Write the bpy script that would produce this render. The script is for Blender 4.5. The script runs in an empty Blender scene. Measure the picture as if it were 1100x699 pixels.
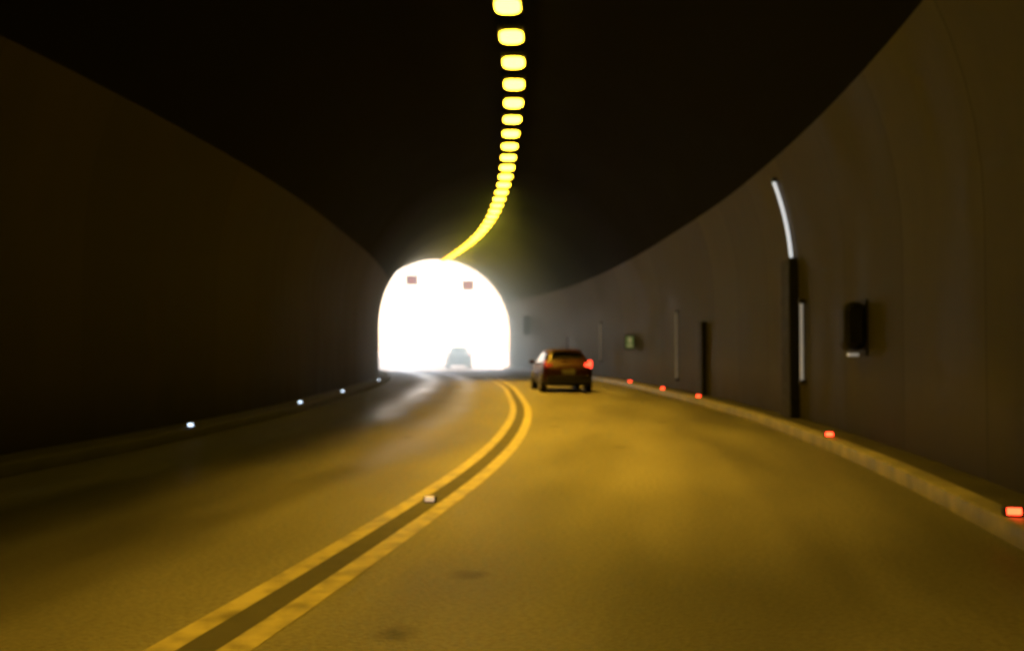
import bpy, bmesh, math, random
from mathutils import Vector, Matrix
random.seed(4)
S=bpy.context.scene
COL=S.collection

# ------------------------------------------------------------------ path
CP=[(-70,-24),(-40,-13.2),(-20,-7.4),(-6,-3.7),(0,-2.33),(4.33,-1.47),(7.87,-.87),(10.7,-.45),(14.9,-.05),(21.2,.2),(28,.1),(36,-.18),
    (46,-.98),(55,-2.3),(65.6,-4.55),(80,-7.9),(120,-17.3),(200,-38),(330,-75)]
def _m(i):
    if i==0: a,b=0,1
    elif i==len(CP)-1: a,b=i-1,i
    else: a,b=i-1,i+1
    return (CP[b][1]-CP[a][1])/(CP[b][0]-CP[a][0])
def cx(y):
    i=0
    while i<len(CP)-2 and y>CP[i+1][0]: i+=1
    h=CP[i+1][0]-CP[i][0]; t=(y-CP[i][0])/h
    m0,m1=_m(i)*h,_m(i+1)*h
    return (2*t**3-3*t*t+1)*CP[i][1]+(t**3-2*t*t+t)*m0+(-2*t**3+3*t*t)*CP[i+1][1]+(t**3-t*t)*m1
def frame(y):
    d=1.5
    x=(cx(y-d)+cx(y)*2+cx(y+d))/4
    s=(cx(y+2)-cx(y-2))/4
    T=Vector((s,1,0)).normalized(); N=Vector((T.y,-T.x,0))
    return Vector((x,y,0)),T,N
def at(y,o,z):
    p,T,N=frame(y)
    return p+N*o+Vector((0,0,z))
def yaw(y):
    p,T,N=frame(y); return math.atan2(-T.x,T.y)

# ------------------------------------------------------------------ materials
def mat(name,base=(.5,.5,.5),rough=.5,metal=0,emit=None,es=0,spec=.5,coat=0):
    m=bpy.data.materials.new(name); m.use_nodes=True
    b=m.node_tree.nodes['Principled BSDF']
    b.inputs['Base Color'].default_value=(*base,1); b.inputs['Roughness'].default_value=rough
    b.inputs['Metallic'].default_value=metal; b.inputs['Specular IOR Level'].default_value=spec
    b.inputs['Coat Weight'].default_value=coat
    if emit:
        b.inputs['Emission Color'].default_value=(*emit,1); b.inputs['Emission Strength'].default_value=es
    return m
def noisy(m,c1,c2,scale=3,detail=6,coord='Object',bump=0,r1=None,r2=None,lo=.35,hi=.7,stretch=None,bscale=None,bdist=.01):
    nt=m.node_tree; N=nt.nodes; L=nt.links; b=N['Principled BSDF']
    tc=N.new('ShaderNodeTexCoord'); mp=N.new('ShaderNodeMapping')
    L.new(tc.outputs[coord],mp.inputs['Vector'])
    if stretch: mp.inputs['Scale'].default_value=stretch
    nz=N.new('ShaderNodeTexNoise'); nz.inputs['Scale'].default_value=scale; nz.inputs['Detail'].default_value=detail
    L.new(mp.outputs[0],nz.inputs['Vector'])
    cr=N.new('ShaderNodeValToRGB'); cr.color_ramp.elements[0].position=lo; cr.color_ramp.elements[1].position=hi
    cr.color_ramp.elements[0].color=(*c1,1); cr.color_ramp.elements[1].color=(*c2,1)
    L.new(nz.outputs['Fac'],cr.inputs[0]); L.new(cr.outputs[0],b.inputs['Base Color'])
    if r1 is not None:
        mr=N.new('ShaderNodeMapRange'); mr.inputs['To Min'].default_value=r1; mr.inputs['To Max'].default_value=r2
        mr.inputs['From Min'].default_value=.3; mr.inputs['From Max'].default_value=.7
        L.new(nz.outputs['Fac'],mr.inputs['Value']); L.new(mr.outputs[0],b.inputs['Roughness'])
    if bump:
        n2=N.new('ShaderNodeTexNoise'); n2.inputs['Scale'].default_value=bscale or scale*8; n2.inputs['Detail'].default_value=2
        L.new(tc.outputs[coord],n2.inputs['Vector'])
        bp=N.new('ShaderNodeBump'); bp.inputs['Strength'].default_value=bump; bp.inputs['Distance'].default_value=bdist
        L.new(n2.outputs['Fac'],bp.inputs['Height']); L.new(bp.outputs[0],b.inputs['Normal'])
    return cr
SOD=(1.0,.62,.028)

def road_material():
    m=mat('asphalt',rough=.5,spec=.4); nt=m.node_tree; N=nt.nodes; L=nt.links; b=N['Principled BSDF']
    cr=noisy(m,(.048,.047,.046),(.095,.093,.090),scale=.9,detail=7,coord='UV',stretch=(.25,1,1),r1=.55,r2=.70,bump=.6,bscale=40,bdist=.010)
    tc=[n for n in N if n.type=='TEX_COORD'][0]
    vo=N.new('ShaderNodeTexVoronoi'); vo.inputs['Scale'].default_value=.75; vo.inputs['Randomness'].default_value=.9
    L.new(tc.outputs['UV'],vo.inputs['Vector'])
    nz=N.new('ShaderNodeTexNoise'); nz.inputs['Scale'].default_value=9
    L.new(tc.outputs['UV'],nz.inputs['Vector'])
    ad=N.new('ShaderNodeMath'); ad.operation='MULTIPLY_ADD'; ad.inputs[1].default_value=.12
    L.new(nz.outputs['Fac'],ad.inputs[0]); L.new(vo.outputs['Distance'],ad.inputs[2])
    mr=N.new('ShaderNodeMapRange'); mr.inputs['From Min'].default_value=.12; mr.inputs['From Max'].default_value=.19
    mr.inputs['To Min'].default_value=.28; mr.inputs['To Max'].default_value=1
    L.new(ad.outputs[0],mr.inputs['Value'])
    # fine aggregate mottling
    ag=N.new('ShaderNodeTexNoise'); ag.inputs['Scale'].default_value=26; ag.inputs['Detail'].default_value=3
    L.new(tc.outputs['UV'],ag.inputs['Vector'])
    ar=N.new('ShaderNodeMapRange'); ar.inputs['From Min'].default_value=.35; ar.inputs['From Max'].default_value=.65
    ar.inputs['To Min'].default_value=.78; ar.inputs['To Max'].default_value=1.15; L.new(ag.outputs['Fac'],ar.inputs['Value'])
    mm=N.new('ShaderNodeMath'); mm.operation='MULTIPLY'; L.new(mr.outputs[0],mm.inputs[0]); L.new(ar.outputs[0],mm.inputs[1])
    mx=N.new('ShaderNodeMix'); mx.data_type='RGBA'; mx.blend_type='MULTIPLY'; mx.inputs[0].default_value=1
    L.new(cr.outputs[0],mx.inputs[6]); L.new(mm.outputs[0],mx.inputs[7])
    L.new(mx.outputs[2],b.inputs['Base Color'])
    # tyre-polished wheel track in the opposite lane (v = metres from the left kerb)
    sp=N.new('ShaderNodeSeparateXYZ'); L.new(tc.outputs['UV'],sp.inputs[0])
    old=b.inputs['Roughness'].links[0].from_socket
    def track(c,wd,amt):
        s=N.new('ShaderNodeMath'); s.operation='SUBTRACT'; s.inputs[1].default_value=c; L.new(sp.outputs[1],s.inputs[0])
        a=N.new('ShaderNodeMath'); a.operation='ABSOLUTE'; L.new(s.outputs[0],a.inputs[0])
        r=N.new('ShaderNodeMapRange'); r.interpolation_type='SMOOTHSTEP'; r.inputs['From Min'].default_value=0; r.inputs['From Max'].default_value=wd
        r.inputs['To Min'].default_value=amt; r.inputs['To Max'].default_value=0; L.new(a.outputs[0],r.inputs['Value']); return r.outputs[0]
    cur=old
    for c,wd,amt in((1.9,1.0,.28),(3.5,.7,.18)):
        s=N.new('ShaderNodeMath'); s.operation='SUBTRACT'; L.new(cur,s.inputs[0]); L.new(track(c,wd,amt),s.inputs[1]); cur=s.outputs[0]
    L.new(cur,b.inputs['Roughness'])
    return m
def wall_material(name,c1,c2,rough,seam=.35):
    m=mat(name,spec=.3); nt=m.node_tree; N=nt.nodes; L=nt.links; b=N['Principled BSDF']
    cr=noisy(m,c1,c2,scale=.8,detail=5,coord='UV',stretch=(1.6,.35,1),r1=rough,r2=rough+.18,bump=.15,bscale=6,bdist=.01,lo=.3,hi=.7)
    tc=[n for n in N if n.type=='TEX_COORD'][0]
    br=N.new('ShaderNodeTexBrick'); br.offset=0; br.inputs['Scale'].default_value=1
    br.inputs['Brick Width'].default_value=2.5; br.inputs['Row Height'].default_value=10
    br.inputs['Mortar Size'].default_value=.02; br.inputs['Mortar Smooth'].default_value=.5
    br.inputs['Color1'].default_value=(1,1,1,1); br.inputs['Color2'].default_value=(.78,.78,.78,1); br.inputs['Mortar'].default_value=(seam,seam,seam,1)
    L.new(tc.outputs['UV'],br.inputs['Vector'])
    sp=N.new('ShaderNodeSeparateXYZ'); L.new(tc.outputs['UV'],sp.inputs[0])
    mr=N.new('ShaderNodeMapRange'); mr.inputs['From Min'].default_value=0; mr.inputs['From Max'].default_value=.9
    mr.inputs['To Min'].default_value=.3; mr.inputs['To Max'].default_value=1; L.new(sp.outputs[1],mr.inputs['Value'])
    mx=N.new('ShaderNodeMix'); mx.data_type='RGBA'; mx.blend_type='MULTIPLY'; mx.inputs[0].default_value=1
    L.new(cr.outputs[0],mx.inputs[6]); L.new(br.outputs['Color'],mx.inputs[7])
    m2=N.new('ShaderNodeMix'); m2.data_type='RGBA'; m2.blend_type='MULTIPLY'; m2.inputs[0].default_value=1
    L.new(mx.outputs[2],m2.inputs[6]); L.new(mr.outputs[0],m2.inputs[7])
    L.new(m2.outputs[2],b.inputs['Base Color'])
    return m
M_road=road_material()
M_wall=wall_material('wall_panel',(.056,.051,.043),(.102,.094,.08),.6,.5)
M_wallL=wall_material('shaded_wall_panel',(.019,.014,.009),(.037,.028,.019),.7,.65)  # same panels as the right wall, darkened to paint in this side's shade
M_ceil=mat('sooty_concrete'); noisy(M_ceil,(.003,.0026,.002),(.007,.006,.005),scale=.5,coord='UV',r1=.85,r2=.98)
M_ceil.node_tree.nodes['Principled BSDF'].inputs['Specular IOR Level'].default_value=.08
M_walk=mat('walkway_concrete'); noisy(M_walk,(.02,.019,.018),(.045,.042,.04),scale=2,coord='Object',r1=.7,r2=.9)
M_kerb=mat('kerb_stone'); noisy(M_kerb,(.10,.095,.085),(.22,.205,.18),scale=3,coord='Object',r1=.5,r2=.7)
M_yel=mat('yellow_paint'); noisy(M_yel,(.08,.074,.050),(.24,.22,.13),scale=5,coord='Object',r1=.5,r2=.7,lo=.3,hi=.6)
M_seal=mat('dark_sealant'); noisy(M_seal,(.014,.014,.014),(.03,.03,.03),scale=5,coord='Object',r1=.7,r2=.9)
M_lamp=mat('sodium_lamp_glass',(.8,.7,.3),.4,emit=SOD,es=20)
M_house=mat('lamp_housing'); noisy(M_house,(.02,.02,.02),(.04,.04,.04),scale=8,r1=.4,r2=.6)
M_conc=mat('portal_concrete'); noisy(M_conc,(.35,.34,.32),(.55,.53,.5),scale=.7,r1=.7,r2=.9)
M_ground=mat('ground_gravel'); noisy(M_ground,(.35,.34,.30),(.5,.48,.42),scale=.2,r1=.8,r2=.95)
M_hill=mat('hill_grass'); noisy(M_hill,(.05,.09,.03),(.12,.14,.06),scale=.3,bump=.5,r1=.8,r2=.95)
M_steel=mat('brushed_steel'); noisy(M_steel,(.5,.5,.52),(.7,.7,.72),scale=6,r1=.3,r2=.45); M_steel.node_tree.nodes['Principled BSDF'].inputs['Metallic'].default_value=1
M_dark=mat('dark_duct'); noisy(M_dark,(.006,.006,.006),(.013,.013,.013),scale=5,r1=.6,r2=.8)
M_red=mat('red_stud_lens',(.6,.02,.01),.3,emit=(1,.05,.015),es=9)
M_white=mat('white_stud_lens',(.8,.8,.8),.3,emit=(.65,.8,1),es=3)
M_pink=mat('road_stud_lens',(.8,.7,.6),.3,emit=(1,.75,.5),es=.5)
M_tubeA=mat('streak_glow',(.8,.8,.8),.3,emit=(.9,.95,1),es=.75)  # emission puts the brightness into the wall streaks
M_tubeB=mat('streak_glow_dim',(.6,.6,.6),.3,emit=(1,.95,.85),es=.16)
M_tubeC=mat('streak_glow_faint',(.6,.6,.6),.3,emit=(.9,.95,1),es=.03)

# ------------------------------------------------------------------ helpers
def obj(name,me,parent=None,mats=()):
    o=bpy.data.objects.new(name,me); COL.objects.link(o)
    for m in mats: me.materials.append(m)
    if parent: o.parent=parent
    return o
def empty(name,loc=(0,0,0),rz=0):
    e=bpy.data.objects.new(name,None); COL.objects.link(e); e.location=loc; e.rotation_euler=(0,0,rz); e.empty_display_size=.3
    return e
def frange(a,b,s):
    n=max(1,round((b-a)/s)); return [a+(b-a)*i/n for i in range(n+1)]
def sweep(name,prof,ys,mats,parent=None,smooth=True,flip=False):
    vs=[];fs=[];n=len(prof)
    girth=[0]
    for i in range(1,n): girth.append(girth[-1]+math.hypot(prof[i][0]-prof[i-1][0],prof[i][1]-prof[i-1][1]))
    arc=[0]
    for i,y in enumerate(ys):
        p,T,N=frame(y)
        if i: arc.append(arc[-1]+(p-pp).length)
        pp=p
        for o,z in prof: vs.append(p+N*o+Vector((0,0,z)))
    for i in range(len(ys)-1):
        for j in range(n-1):
            f=(i*n+j,i*n+j+1,(i+1)*n+j+1,(i+1)*n+j)
            fs.append(f[::-1] if flip else f)
    me=bpy.data.meshes.new(name); me.from_pydata(vs,[],fs)
    uv=me.uv_layers.new(name='UVMap')
    for l in me.loops:
        i,j=divmod(l.vertex_index,n); uv.data[l.index].uv=(arc[i],girth[j])
    for p in me.polygons: p.use_smooth=smooth
    return obj(name,me,parent,mats)
def box(bm,c,s,mi=0,bev=0,rot=None):
    r=bmesh.ops.create_cube(bm,size=1); vs=r['verts']
    bmesh.ops.scale(bm,vec=s,verts=vs)
    if bev:
        es=list({e for v in vs for e in v.link_edges})
        rr=bmesh.ops.bevel(bm,geom=es,offset=bev,segments=3,affect='EDGES',profile=.5)
        vs=list({v for f in rr['faces'] for v in f.verts}|{v for v in vs if v.is_valid})
    if rot: bmesh.ops.rotate(bm,cent=(0,0,0),matrix=rot,verts=vs)
    bmesh.ops.translate(bm,vec=c,verts=vs)
    for f in {f for v in vs for f in v.link_faces}: f.material_index=mi
    return vs
def cyl(bm,c,r,d,axis='X',mi=0,seg=24,r2=None):
    q=bmesh.ops.create_cone(bm,cap_ends=True,segments=seg,radius1=r,radius2=r if r2 is None else r2,depth=d); vs=q['verts']
    if axis=='X': bmesh.ops.rotate(bm,cent=(0,0,0),matrix=Matrix.Rotation(math.pi/2,3,'Y'),verts=vs)
    if axis=='Y': bmesh.ops.rotate(bm,cent=(0,0,0),matrix=Matrix.Rotation(math.pi/2,3,'X'),verts=vs)
    bmesh.ops.translate(bm,vec=c,verts=vs)
    for f in {f for v in vs for f in v.link_faces}: f.material_index=mi
    return vs
def fin(name,bm,mats,parent=None,smooth=False):
    me=bpy.data.meshes.new(name); bmesh.ops.recalc_face_normals(bm,faces=bm.faces); bm.to_mesh(me); bm.free()
    if smooth:
        for p in me.polygons: p.use_smooth=True
    return obj(name,me,parent,mats)

# ------------------------------------------------------------------ road
KR,KL=4.6,-5.0; AX=-.2; HW=5.4; SP=2.7; PY=68; BACK=-60
ysT=frange(BACK,PY,1.0); ysAll=ysT+frange(PY,320,4)[1:]
road=sweep('road',[(KL,0),(-2.5,0),(0,0),(2.5,0),(KR,0)],ysAll,[M_road])
dl=empty('double_yellow_line')
sweep('line_left',[(-.245,.004),(-.10,.004)],ysAll,[M_yel],dl)
sweep('line_right',[(.09,.004),(.25,.004)],ysAll,[M_yel],dl)
sweep('dark_gap',[(-.098,.004),(.088,.004)],ysAll,[M_seal],dl)
for s,nm in ((1,'R'),(-1,'L')):
    k=KR if s>0 else KL
    wl=AX+s*HW
    sweep('kerb',[(k,-.02),(k,.135),(k+s*.025,.16),(k+s*.2,.16)],ysT,[M_kerb if s>0 else M_walk])
    sweep('walkway',[(k+s*.202,.155),(wl+s*.02,.155)],ysT,[M_walk])
bm=bmesh.new(); bmesh.ops.create_grid(bm,x_segments=20,y_segments=20,size=1500)
g=fin('ground',bm,[M_ground]); g.location=(0,0,-.03)

# ------------------------------------------------------------------ tunnel
tunnel=empty('road_tunnel')
TH=math.asin(2.2/HW)
def arc(a0,a1,n):
    return [(AX+HW*math.cos(a0+(a1-a0)*i/n),SP+HW*math.sin(a0+(a1-a0)*i/n)) for i in range(n+1)]
pr=[(AX+HW,.1),(AX+HW,1.0),(AX+HW,2.0)]+arc(0,TH,5)
pl=[(2*AX-o,z) for o,z in pr]
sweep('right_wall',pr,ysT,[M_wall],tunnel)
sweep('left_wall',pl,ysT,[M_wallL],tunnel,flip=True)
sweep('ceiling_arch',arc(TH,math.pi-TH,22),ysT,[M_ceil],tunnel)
full=[(AX+HW,-.02)]+[(AX+HW,1.3)]+arc(0,math.pi,30)+[(AX-HW,1.3),(AX-HW,-.02)]
me=bpy.data.meshes.new('light_leak_cap'); me.from_pydata([at(BACK,o,z) for o,z in full],[],[tuple(range(len(full)))])  # unseen cap behind the camera, added to keep daylight out
obj('light_leak_cap',me,tunnel,[M_ceil])
W=16;H=12
def outer(o,z):
    dx,dz=o-AX,z-SP
    if z<=SP: return (AX+(W if dx>0 else -W),z)
    t=min(W/abs(dx) if abs(dx)>1e-6 else 1e9,(H-SP)/dz if dz>1e-6 else 1e9)
    return (AX+dx*t,SP+dz*t)
vs=[];n=len(full)
for d in (0,.9):
    for ring in (full,[outer(*q) for q in full]):
        for o,z in ring:
            p,T,N=frame(PY); vs.append(p+N*o+T*d+Vector((0,0,z)))
fs=[]
for i in range(n-1):
    a=0;b_=n;c=2*n;d=3*n
    fs+=[(c+i,c+i+1,d+i+1,d+i),(a+i,b_+i,b_+i+1,a+i+1),(a+i,a+i+1,c+i+1,c+i),(b_+i,d+i,d+i+1,b_+i+1)]
me=bpy.data.meshes.new('portal_facade'); me.from_pydata(vs,[],fs); obj('portal_facade',me,tunnel,[M_conc])

# scattering volume added to imitate bloom around the tunnel mouth, thickening toward it
haze=empty('bloom_haze')
def haze_layer(i,y0,dens):
    ins=.03+.006*i
    prf=[(AX+HW-ins,.17+.004*i)]+[(AX+(HW-ins)*math.cos(math.pi*t/20),SP+(HW-ins)*math.sin(math.pi*t/20)) for t in range(21)]+[(AX-HW+ins,.17+.004*i)]
    ysH=frange(y0,PY+.8+.02*i,2); n=len(prf)
    bm=bmesh.new(); rg=[[bm.verts.new(at(y,o,z)) for o,z in prf] for y in ysH]
    for a,b in zip(rg,rg[1:]):
        for j in range(n): k=(j+1)%n; bm.faces.new((a[j],a[k],b[k],b[j]))
    bm.faces.new(rg[0][::-1]); bm.faces.new(rg[-1])
    M_h=bpy.data.materials.new('haze'); M_h.use_nodes=True; nt=M_h.node_tree; nt.nodes.remove(nt.nodes['Principled BSDF'])
    vsn=nt.nodes.new('ShaderNodeVolumeScatter'); vsn.inputs['Color'].default_value=(.55,.82,1,1); vsn.inputs['Density'].default_value=dens; vsn.inputs['Anisotropy'].default_value=.83
    nt.links.new(vsn.outputs[0],nt.nodes['Material Output'].inputs['Volume'])
    fin('haze_layer',bm,[M_h],haze)
for i,(y0,dn) in enumerate(((34,.009),(43,.014),(51,.022),(58,.042))): haze_layer(i,y0,dn)

# hill over the tunnel
vs=[];fs=[];ny=46;nx=60
for i in range(ny+1):
    t=i/ny; y=PY+.3-t*(PY+170)
    p,T,N=frame(max(y,-60)); 
    if y<-60: p=p+T*(y+60)
    for j in range(nx+1):
        u=(j/nx*2-1); o=u*90
        back=min(1,(PY-y)/90)
        core=11.6+14*back
        h=core*math.exp(-max(0,abs(o)-13)**2/(2*(20+8*back)**2))*(1 if y>-120 else max(0,1-(-120-y)/50))
        h+=1.2*math.sin(o*.21+y*.13)*back+.8*math.sin(o*.5-y*.3)*back
        q=p+N*o; vs.append((q.x,q.y,h-.2))
for i in range(ny):
    for j in range(nx):
        a=i*(nx+1)+j; fs.append((a,a+1,a+nx+2,a+nx+1))
me=bpy.data.meshes.new('hill'); me.from_pydata(vs,[],fs)
for p in me.polygons: p.use_smooth=True
obj('hill',me,None,[M_hill])

# ------------------------------------------------------------------ lamps: glowing panel + its downward beam
bm=bmesh.new()
box(bm,(0,0,.06),(.54,.82,.10),0,.015)
# rounded-rectangle (superellipse) glowing lens
K=28; rings=[]
for z,sc in((.012,1.0),(-.02,1.0),(-.045,.86)):
    r=[]
    for k in range(K):
        a=2*math.pi*k/K; ca,sa=math.cos(a),math.sin(a); e=2/3.2
        r.append(bm.verts.new((.24*sc*math.copysign(abs(ca)**e,ca),.35*sc*math.copysign(abs(sa)**e,sa),z)))
    rings.append(r)
for a,b in zip(rings,rings[1:]):
    for k in range(K): f=bm.faces.new((a[k],a[(k+1)%K],b[(k+1)%K],b[k])); f.material_index=1
f=bm.faces.new(rings[-1]); f.material_index=1
f=bm.faces.new(rings[0][::-1]); f.material_index=1
for sx in(-.15,.15): box(bm,(sx,0,.2),(.03,.06,.2),0)
lm=bpy.data.meshes.new('tunnel_lamp'); bmesh.ops.recalc_face_normals(bm,faces=bm.faces); bm.to_mesh(lm); bm.free()
lm.materials.append(M_house); lm.materials.append(M_lamp)
def beamdata(e):
    bl=bpy.data.lights.new('beam','SPOT'); bl.energy=e; bl.color=(1,.52,.030); bl.spot_size=math.radians(68); bl.spot_blend=1; bl.shadow_soft_size=.2; return bl
BN,BF=beamdata(2800),beamdata(7400)
y=17.1-1.7*10; k=0
while y<PY-1:
    o=obj('tunnel_lamp',lm); o.location=at(y,AX+.05,7.78); o.rotation_euler=(random.uniform(-.02,.02),0,yaw(y))
    if 2<y<41 and k%2==0:
        b=bpy.data.objects.new('beam',BN if y<9 else BF); COL.objects.link(b); b.parent=o; b.location=(0,0,-.08); b.rotation_euler=(0,math.radians(-9),0)
    k+=1
    y+=1.7

# ------------------------------------------------------------------ studs
def stud(name,y,o,z,m,s=1):
    bm=bmesh.new()
    box(bm,(0,.03*s,0),(.15*s,.08*s,.08*s),0,.01)
    box(bm,(0,-.016*s,.005),(.11*s,.02,.055*s),1,.004)
    e=fin(name,bm,[M_house,m]); e.location=at(y,o,z); e.rotation_euler=(0,0,yaw(y)); return e
for yy in (7.7,13.7,24.3,29.3,35.5): stud('kerb_reflector',yy,KR+.09,.20,M_red,.9)
for yy in (14.6,21.5,27.5,38): stud('kerb_reflector',yy,KL-.09,.20,M_white,.75)
stud('road_stud',8.6,0,.03,M_pink,.8)

# ------------------------------------------------------------------ wall fittings, right side
WR=AX+HW
def pipe(name,pts,r,m,parent=None):
    bm=bmesh.new(); rings=[]
    K=10
    for p in pts:
        rings.append([bm.verts.new(p+Vector((r*math.cos(2*math.pi*k/K),r*math.sin(2*math.pi*k/K),0))) for k in range(K)])
    for a,b in zip(rings,rings[1:]):
        for k in range(K): bm.faces.new((a[k],a[(k+1)%K],b[(k+1)%K],b[k]))
    bm.faces.new(rings[0][::-1]); bm.faces.new(rings[-1])
    return fin(name,bm,[m],parent,True)
def arcpt(y,z,inset):
    r=HW-inset
    if z<=SP: o=AX+r
    else: o=AX+math.sqrt(r*r-(z-SP)**2)
    return at(y,o,z)
bm=bmesh.new(); box(bm,(-.09,0,1.62),(.18,.62,2.93),0,.02)
for z in (.5,1.4,2.3): box(bm,(-.09,0,z),(.2,.66,.05),0,.005)
o=fin('cable_duct',bm,[M_dark]); o.location=at(17.6,WR,0); o.rotation_euler=(0,0,yaw(17.6))
def tube(y,z0,z1,r,m):  # self-glowing tubes made up for the bright streaks of sheen on the wall
    e=empty('wall_glow_streak')
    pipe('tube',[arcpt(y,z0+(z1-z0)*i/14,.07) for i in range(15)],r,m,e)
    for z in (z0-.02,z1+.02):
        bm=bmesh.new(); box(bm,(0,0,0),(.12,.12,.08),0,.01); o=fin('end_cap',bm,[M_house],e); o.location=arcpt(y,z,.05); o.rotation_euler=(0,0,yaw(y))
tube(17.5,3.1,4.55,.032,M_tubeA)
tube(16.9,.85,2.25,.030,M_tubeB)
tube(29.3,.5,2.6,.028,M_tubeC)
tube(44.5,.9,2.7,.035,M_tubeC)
bm=bmesh.new(); box(bm,(-.07,0,1.15),(.14,.4,1.95),0,.02); box(bm,(-.07,0,2.15),(.17,.44,.06),0,.01)
o=fin('cable_duct',bm,[M_dark]); o.location=at(25.7,WR,0); o.rotation_euler=(0,0,yaw(25.7))
M_sgn=mat('sign_face',(.1,.35,.12),.4,emit=(.75,.8,.25),es=.12)
M_blk=mat('black_plastic',(.010,.010,.010),.6,spec=.3)
M_wht=mat('white_enamel',(.7,.7,.6),.35,emit=(.8,.8,.5),es=.15)
bm=bmesh.new(); box(bm,(-.24,0,0),(.40,.12,.60),0,.015); box(bm,(-.24,-.065,.0),(.30,.012,.46),1,.004)
box(bm,(-.24,-.075,.08),(.10,.01,.22),2); box(bm,(-.24,-.075,-.14),(.2,.01,.06),2); box(bm,(-.03,.0,0),(.06,.06,.3),0)
o=fin('emergency_sign',bm,[M_blk,M_sgn,M_wht]); o.location=at(37,WR,1.72); o.rotation_euler=(0,0,yaw(37))
# emergency telephone cabinet: rounded hood on the wall with a small glowing block under it as a painted highlight
ts=empty('emergency_telephone',at(13.75,WR,1.72),yaw(13.75))
bm=bmesh.new(); box(bm,(-.155,.05,.02),(.29,.44,.70),0,.12); box(bm,(-.155,-.165,.02),(.20,.03,.50),1,.01); box(bm,(-.015,.05,0),(.025,.54,.80),0,.008)
fin('hood',bm,[M_blk,M_dark],ts)
bm=bmesh.new(); box(bm,(-.16,-.02,-.385),(.14,.12,.045),0,.01); fin('glint',bm,[mat('glint_glow',(.8,.8,.8),.3,emit=(.8,.8,.75),es=.2)],ts)
bm=bmesh.new(); box(bm,(-.35,0,0),(.50,.1,1.25),0,.02); box(bm,(-.35,-.056,0),(.44,.012,1.15),1,.004); box(bm,(-.04,0,.3),(.08,.05,.05),0); box(bm,(-.04,0,-.3),(.08,.05,.05),0)
o=fin('traffic_sign',bm,[M_blk,mat('blue_sign',(.01,.02,.10),.5)]); o.location=at(62,WR,3.1); o.rotation_euler=(0,0,yaw(62))
M_x=mat('red_led',(.5,.02,.05),.4,emit=(1,.10,.20),es=.8)
M_pn=mat('signal_panel',(.15,.08,.10),.5,emit=(.75,.45,.6),es=.5)
for off,z in((-2.6,6.25),(1.35,5.95)):
    e=empty('lane_control_signal',at(65,off,z),yaw(65))
    bm=bmesh.new(); box(bm,(0,0,0),(.80,.2,.66),0,.03); box(bm,(0,-.105,0),(.72,.014,.58),1,.004)
    fin('panel',bm,[M_pn,M_pn],e)
    bm=bmesh.new()
    for a in(1,-1): box(bm,(0,-.12,0),(.07,.014,.62),0,rot=Matrix.Rotation(a*math.pi/4,3,'Y'))
    o=fin('red_cross',bm,[M_x],e)
    bm=bmesh.new()
    top=SP+math.sqrt(HW*HW-(off-AX)**2)
    for sx in(-.25,.25): cyl(bm,(sx,0,.33+(top-z-.33)/2),.02,top-z-.33,'Z',0,8)
    fin('hanger',bm,[M_steel],e)

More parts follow.
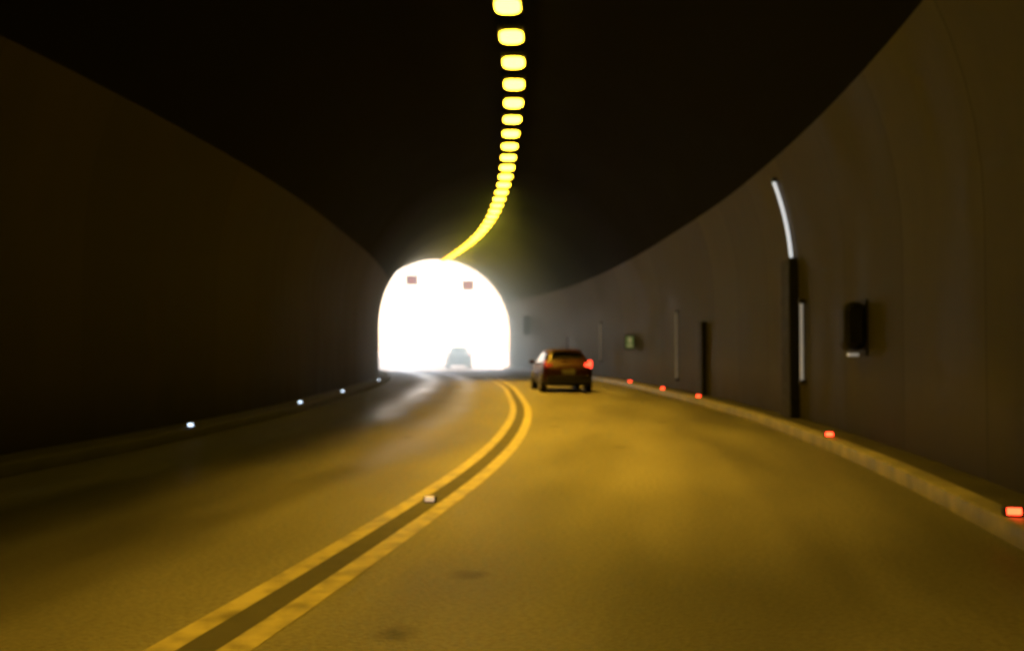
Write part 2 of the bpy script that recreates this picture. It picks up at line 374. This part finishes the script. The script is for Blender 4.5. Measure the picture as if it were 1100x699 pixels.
# ------------------------------------------------------------------ vehicles
def car(name,loc,rz,paint,scale=(1,1,1),bright=1):
    root=empty(name,loc,rz); root.scale=scale
    M_p=mat(name+'_paint',paint,.35,coat=.1,spec=.15)
    noisy(M_p,tuple(c*.85 for c in paint),paint,scale=6,r1=.40,r2=.5)
    G=mat('tinted_glass',(.006,.006,.006),.15,spec=.2)
    R=mat('tyre_rubber',(.012,.012,.012),.85); A=mat('alloy_rim',(.3,.3,.31),.3,metal=1); B=mat('bumper_plastic',(.010,.009,.009),.6,spec=.2)
    T=mat('tail_light',(.5,.01,.01),.2,emit=(1,.05,.02),es=5*bright); T2=mat('tail_light_dim',(.15,.004,.004),.3,emit=(1,.06,.03),es=.2*bright)
    PL=mat('licence_plate_white',(.09,.09,.08),.5)
    st=[(-2.16,.38,.66,.72,.75,.60),(-2.10,.27,.80,.86,.90,.68),(-1.98,.24,.855,.95,1.00,.74),(-1.84,.22,.875,.97,1.08,.70),(-1.52,.2,.885,.97,1.335,.615),
        (-1.30,.2,.89,.965,1.41,.60),(-.9,.2,.89,.96,1.445,.62),(-.2,.2,.89,.95,1.46,.63),(.35,.2,.89,.94,1.41,.61),(.75,.2,.885,.93,1.20,.64),(1.08,.2,.88,.92,.985,.70),
        (1.5,.2,.87,.86,.92,.66),(1.9,.22,.83,.74,.80,.62),(2.1,.26,.74,.62,.66,.56),(2.17,.32,.60,.54,.56,.48)]
    vs=[];fs=[];mi=[]
    def ring(s):
        y,zb,w,zl,zt,wt=s
        half=[(w*.9,zb),(w*.985,zb+.10),(w,(zb+zl)/2),(w*.985,zl-.08),(w*.955,zl),(wt+ (0.02),zt-.05 if zt-zl>.12 else zl+(zt-zl)*.6),(wt*.86,zt-.008),(wt*.4,zt+.012)]
        return [(x,y,z) for x,z in half]+[(-x,y,z) for x,z in half[::-1]]
    n=16
    for s in st: vs+=ring(s)
    for i in range(len(st)-1):
        for j in range(n):
            k=(j+1)%n; fs.append((i*n+j,i*n+k,(i+1)*n+k,(i+1)*n+j))
            m=0
            if j in(4,10) and 3<=i<=8: m=1
            if j in(6,7,8) and i==3: m=1
            if j in(6,7,8) and i in(8,9): m=1
            if j==15: m=2
            if j in(0,14): m=2 if i<2 or i>11 else 0
            mi.append(m)
    fs.append(tuple(range(n))[::-1]); mi.append(0); fs.append(tuple((len(st)-1)*n+j for j in range(n))); mi.append(0)
    me=bpy.data.meshes.new('body'); me.from_pydata([Vector(v) for v in vs],[],fs)
    o=obj('body',me,root,[M_p,G,B])
    for p,m in zip(me.polygons,mi): p.material_index=m; p.use_smooth=True
    sb=o.modifiers.new('s','SUBSURF'); sb.levels=2; sb.render_levels=2
    for nm,sx,sy in(('wheel_rl',-1,-1.32),('wheel_rr',1,-1.32),('wheel_fl',-1,1.3),('wheel_fr',1,1.3)):
        bm=bmesh.new(); cyl(bm,(sx*.80,sy,.315),.385,.20,'X',3,32)
        v=cyl(bm,(sx*.81,sy,.315),.315,.21,'X',0,32); cyl(bm,(sx*.865,sy,.315),.215,.11,'X',1,24)
        cyl(bm,(sx*.922,sy,.315),.05,.01,'X',0,12)
        for k in range(5):
            a=2*math.pi*k/5; box(bm,(sx*.92,sy+.12*math.cos(a),.315+.12*math.sin(a)),(.012,.05,.14),0,rot=None)
        fin(nm,bm,[R,A,B,B],root)
    bm=bmesh.new()
    box(bm,(.70,-1.99,.90),(.26,.20,.15),0,.035); box(bm,(.79,-1.90,1.0),(.12,.18,.14),0,.03)
    fin('tail_light_right',bm,[T],root,True)
    bm=bmesh.new()
    box(bm,(-.70,-1.99,.90),(.26,.20,.15),0,.035); box(bm,(-.79,-1.90,1.0),(.12,.18,.14),0,.03)
    fin('tail_light_left',bm,[T2],root,True)
    bm=bmesh.new(); box(bm,(0,-2.10,.42),(1.55,.2,.24),0,.05); box(bm,(0,-2.16,.56),(1.45,.12,.03),0,.01); fin('rear_bumper',bm,[B],root)
    bm=bmesh.new(); box(bm,(0,-2.155,.70),(.46,.03,.15),0,.005); fin('licence_plate',bm,[PL],root)
    bm=bmesh.new(); box(bm,(0,-1.55,1.405),(1.05,.26,.035),0,.012); fin('roof_spoiler',bm,[M_p],root)
    bm=bmesh.new(); box(bm,(0,-1.90,1.06),(.5,.02,.02),0,rot=Matrix.Rotation(.1,3,'Y')); fin('rear_wiper',bm,[B],root)
    for sx in(-1,1):
        bm=bmesh.new(); box(bm,(sx*.97,.62,1.0),(.2,.12,.13),0,.035); box(bm,(sx*.88,.64,.95),(.08,.06,.05),0,.01); fin('door_mirror',bm,[M_p],root,True)
    for sx in(-1,1):
        bm=bmesh.new(); box(bm,(sx*.62,2.02,.66),(.3,.16,.14),0,.04); fin('headlight',bm,[PL],root,True)
    bm=bmesh.new(); v=cyl(bm,(0,0,.2),.018,.5,'Z',0,8); bmesh.ops.rotate(bm,cent=(0,0,0),matrix=Matrix.Rotation(.1,3,'X'),verts=v)
    a=fin('antenna',bm,[B],root); a.location=(.12,-1.1,1.42)
    return root
car('car',at(32.5,1.70,0),yaw(32.5)+.05,(.016,.0026,.002),(.94,1,.99))
car('car',at(72,1.9,0),yaw(72)-.1,(.02,.024,.035),(1.0,1.0,1.15),.1)

# ------------------------------------------------------------------ light
w=bpy.data.worlds.new('World'); S.world=w; w.use_nodes=True
nt=w.node_tree; bg=nt.nodes['Background']; sky=nt.nodes.new('ShaderNodeTexSky'); sky.sky_type='NISHITA'; sky.sun_disc=False
SE=math.radians(52); SR=math.radians(25)
sky.sun_elevation=SE; sky.sun_rotation=SR; sky.air_density=1; sky.dust_density=1
nt.links.new(sky.outputs[0],bg.inputs[0]); bg.inputs[1].default_value=.9
sl=bpy.data.lights.new('sun','SUN'); sl.energy=26; sl.angle=math.radians(.5); sl.color=(1,.96,.9)
so=bpy.data.objects.new('sun',sl); COL.objects.link(so)
dirv=Vector((math.sin(SR)*math.cos(SE),math.cos(SR)*math.cos(SE),math.sin(SE)))
so.rotation_euler=dirv.to_track_quat('Z','Y').to_euler(); so.location=(20,100,60)

# ------------------------------------------------------------------ camera
c=bpy.data.cameras.new('camera'); co=bpy.data.objects.new('camera',c); COL.objects.link(co); S.camera=co
c.sensor_width=36; c.lens=32.7; c.clip_end=4000; c.clip_start=.05
co.location=(0,0,1.4); co.rotation_euler=(math.radians(90+1.52),0,0)
c.dof.use_dof=True; c.dof.focus_distance=2.2; c.dof.aperture_fstop=32.7/1000/(2.2*.0050)
S.view_settings.view_transform='Standard'; S.view_settings.look='None'; S.view_settings.exposure=0
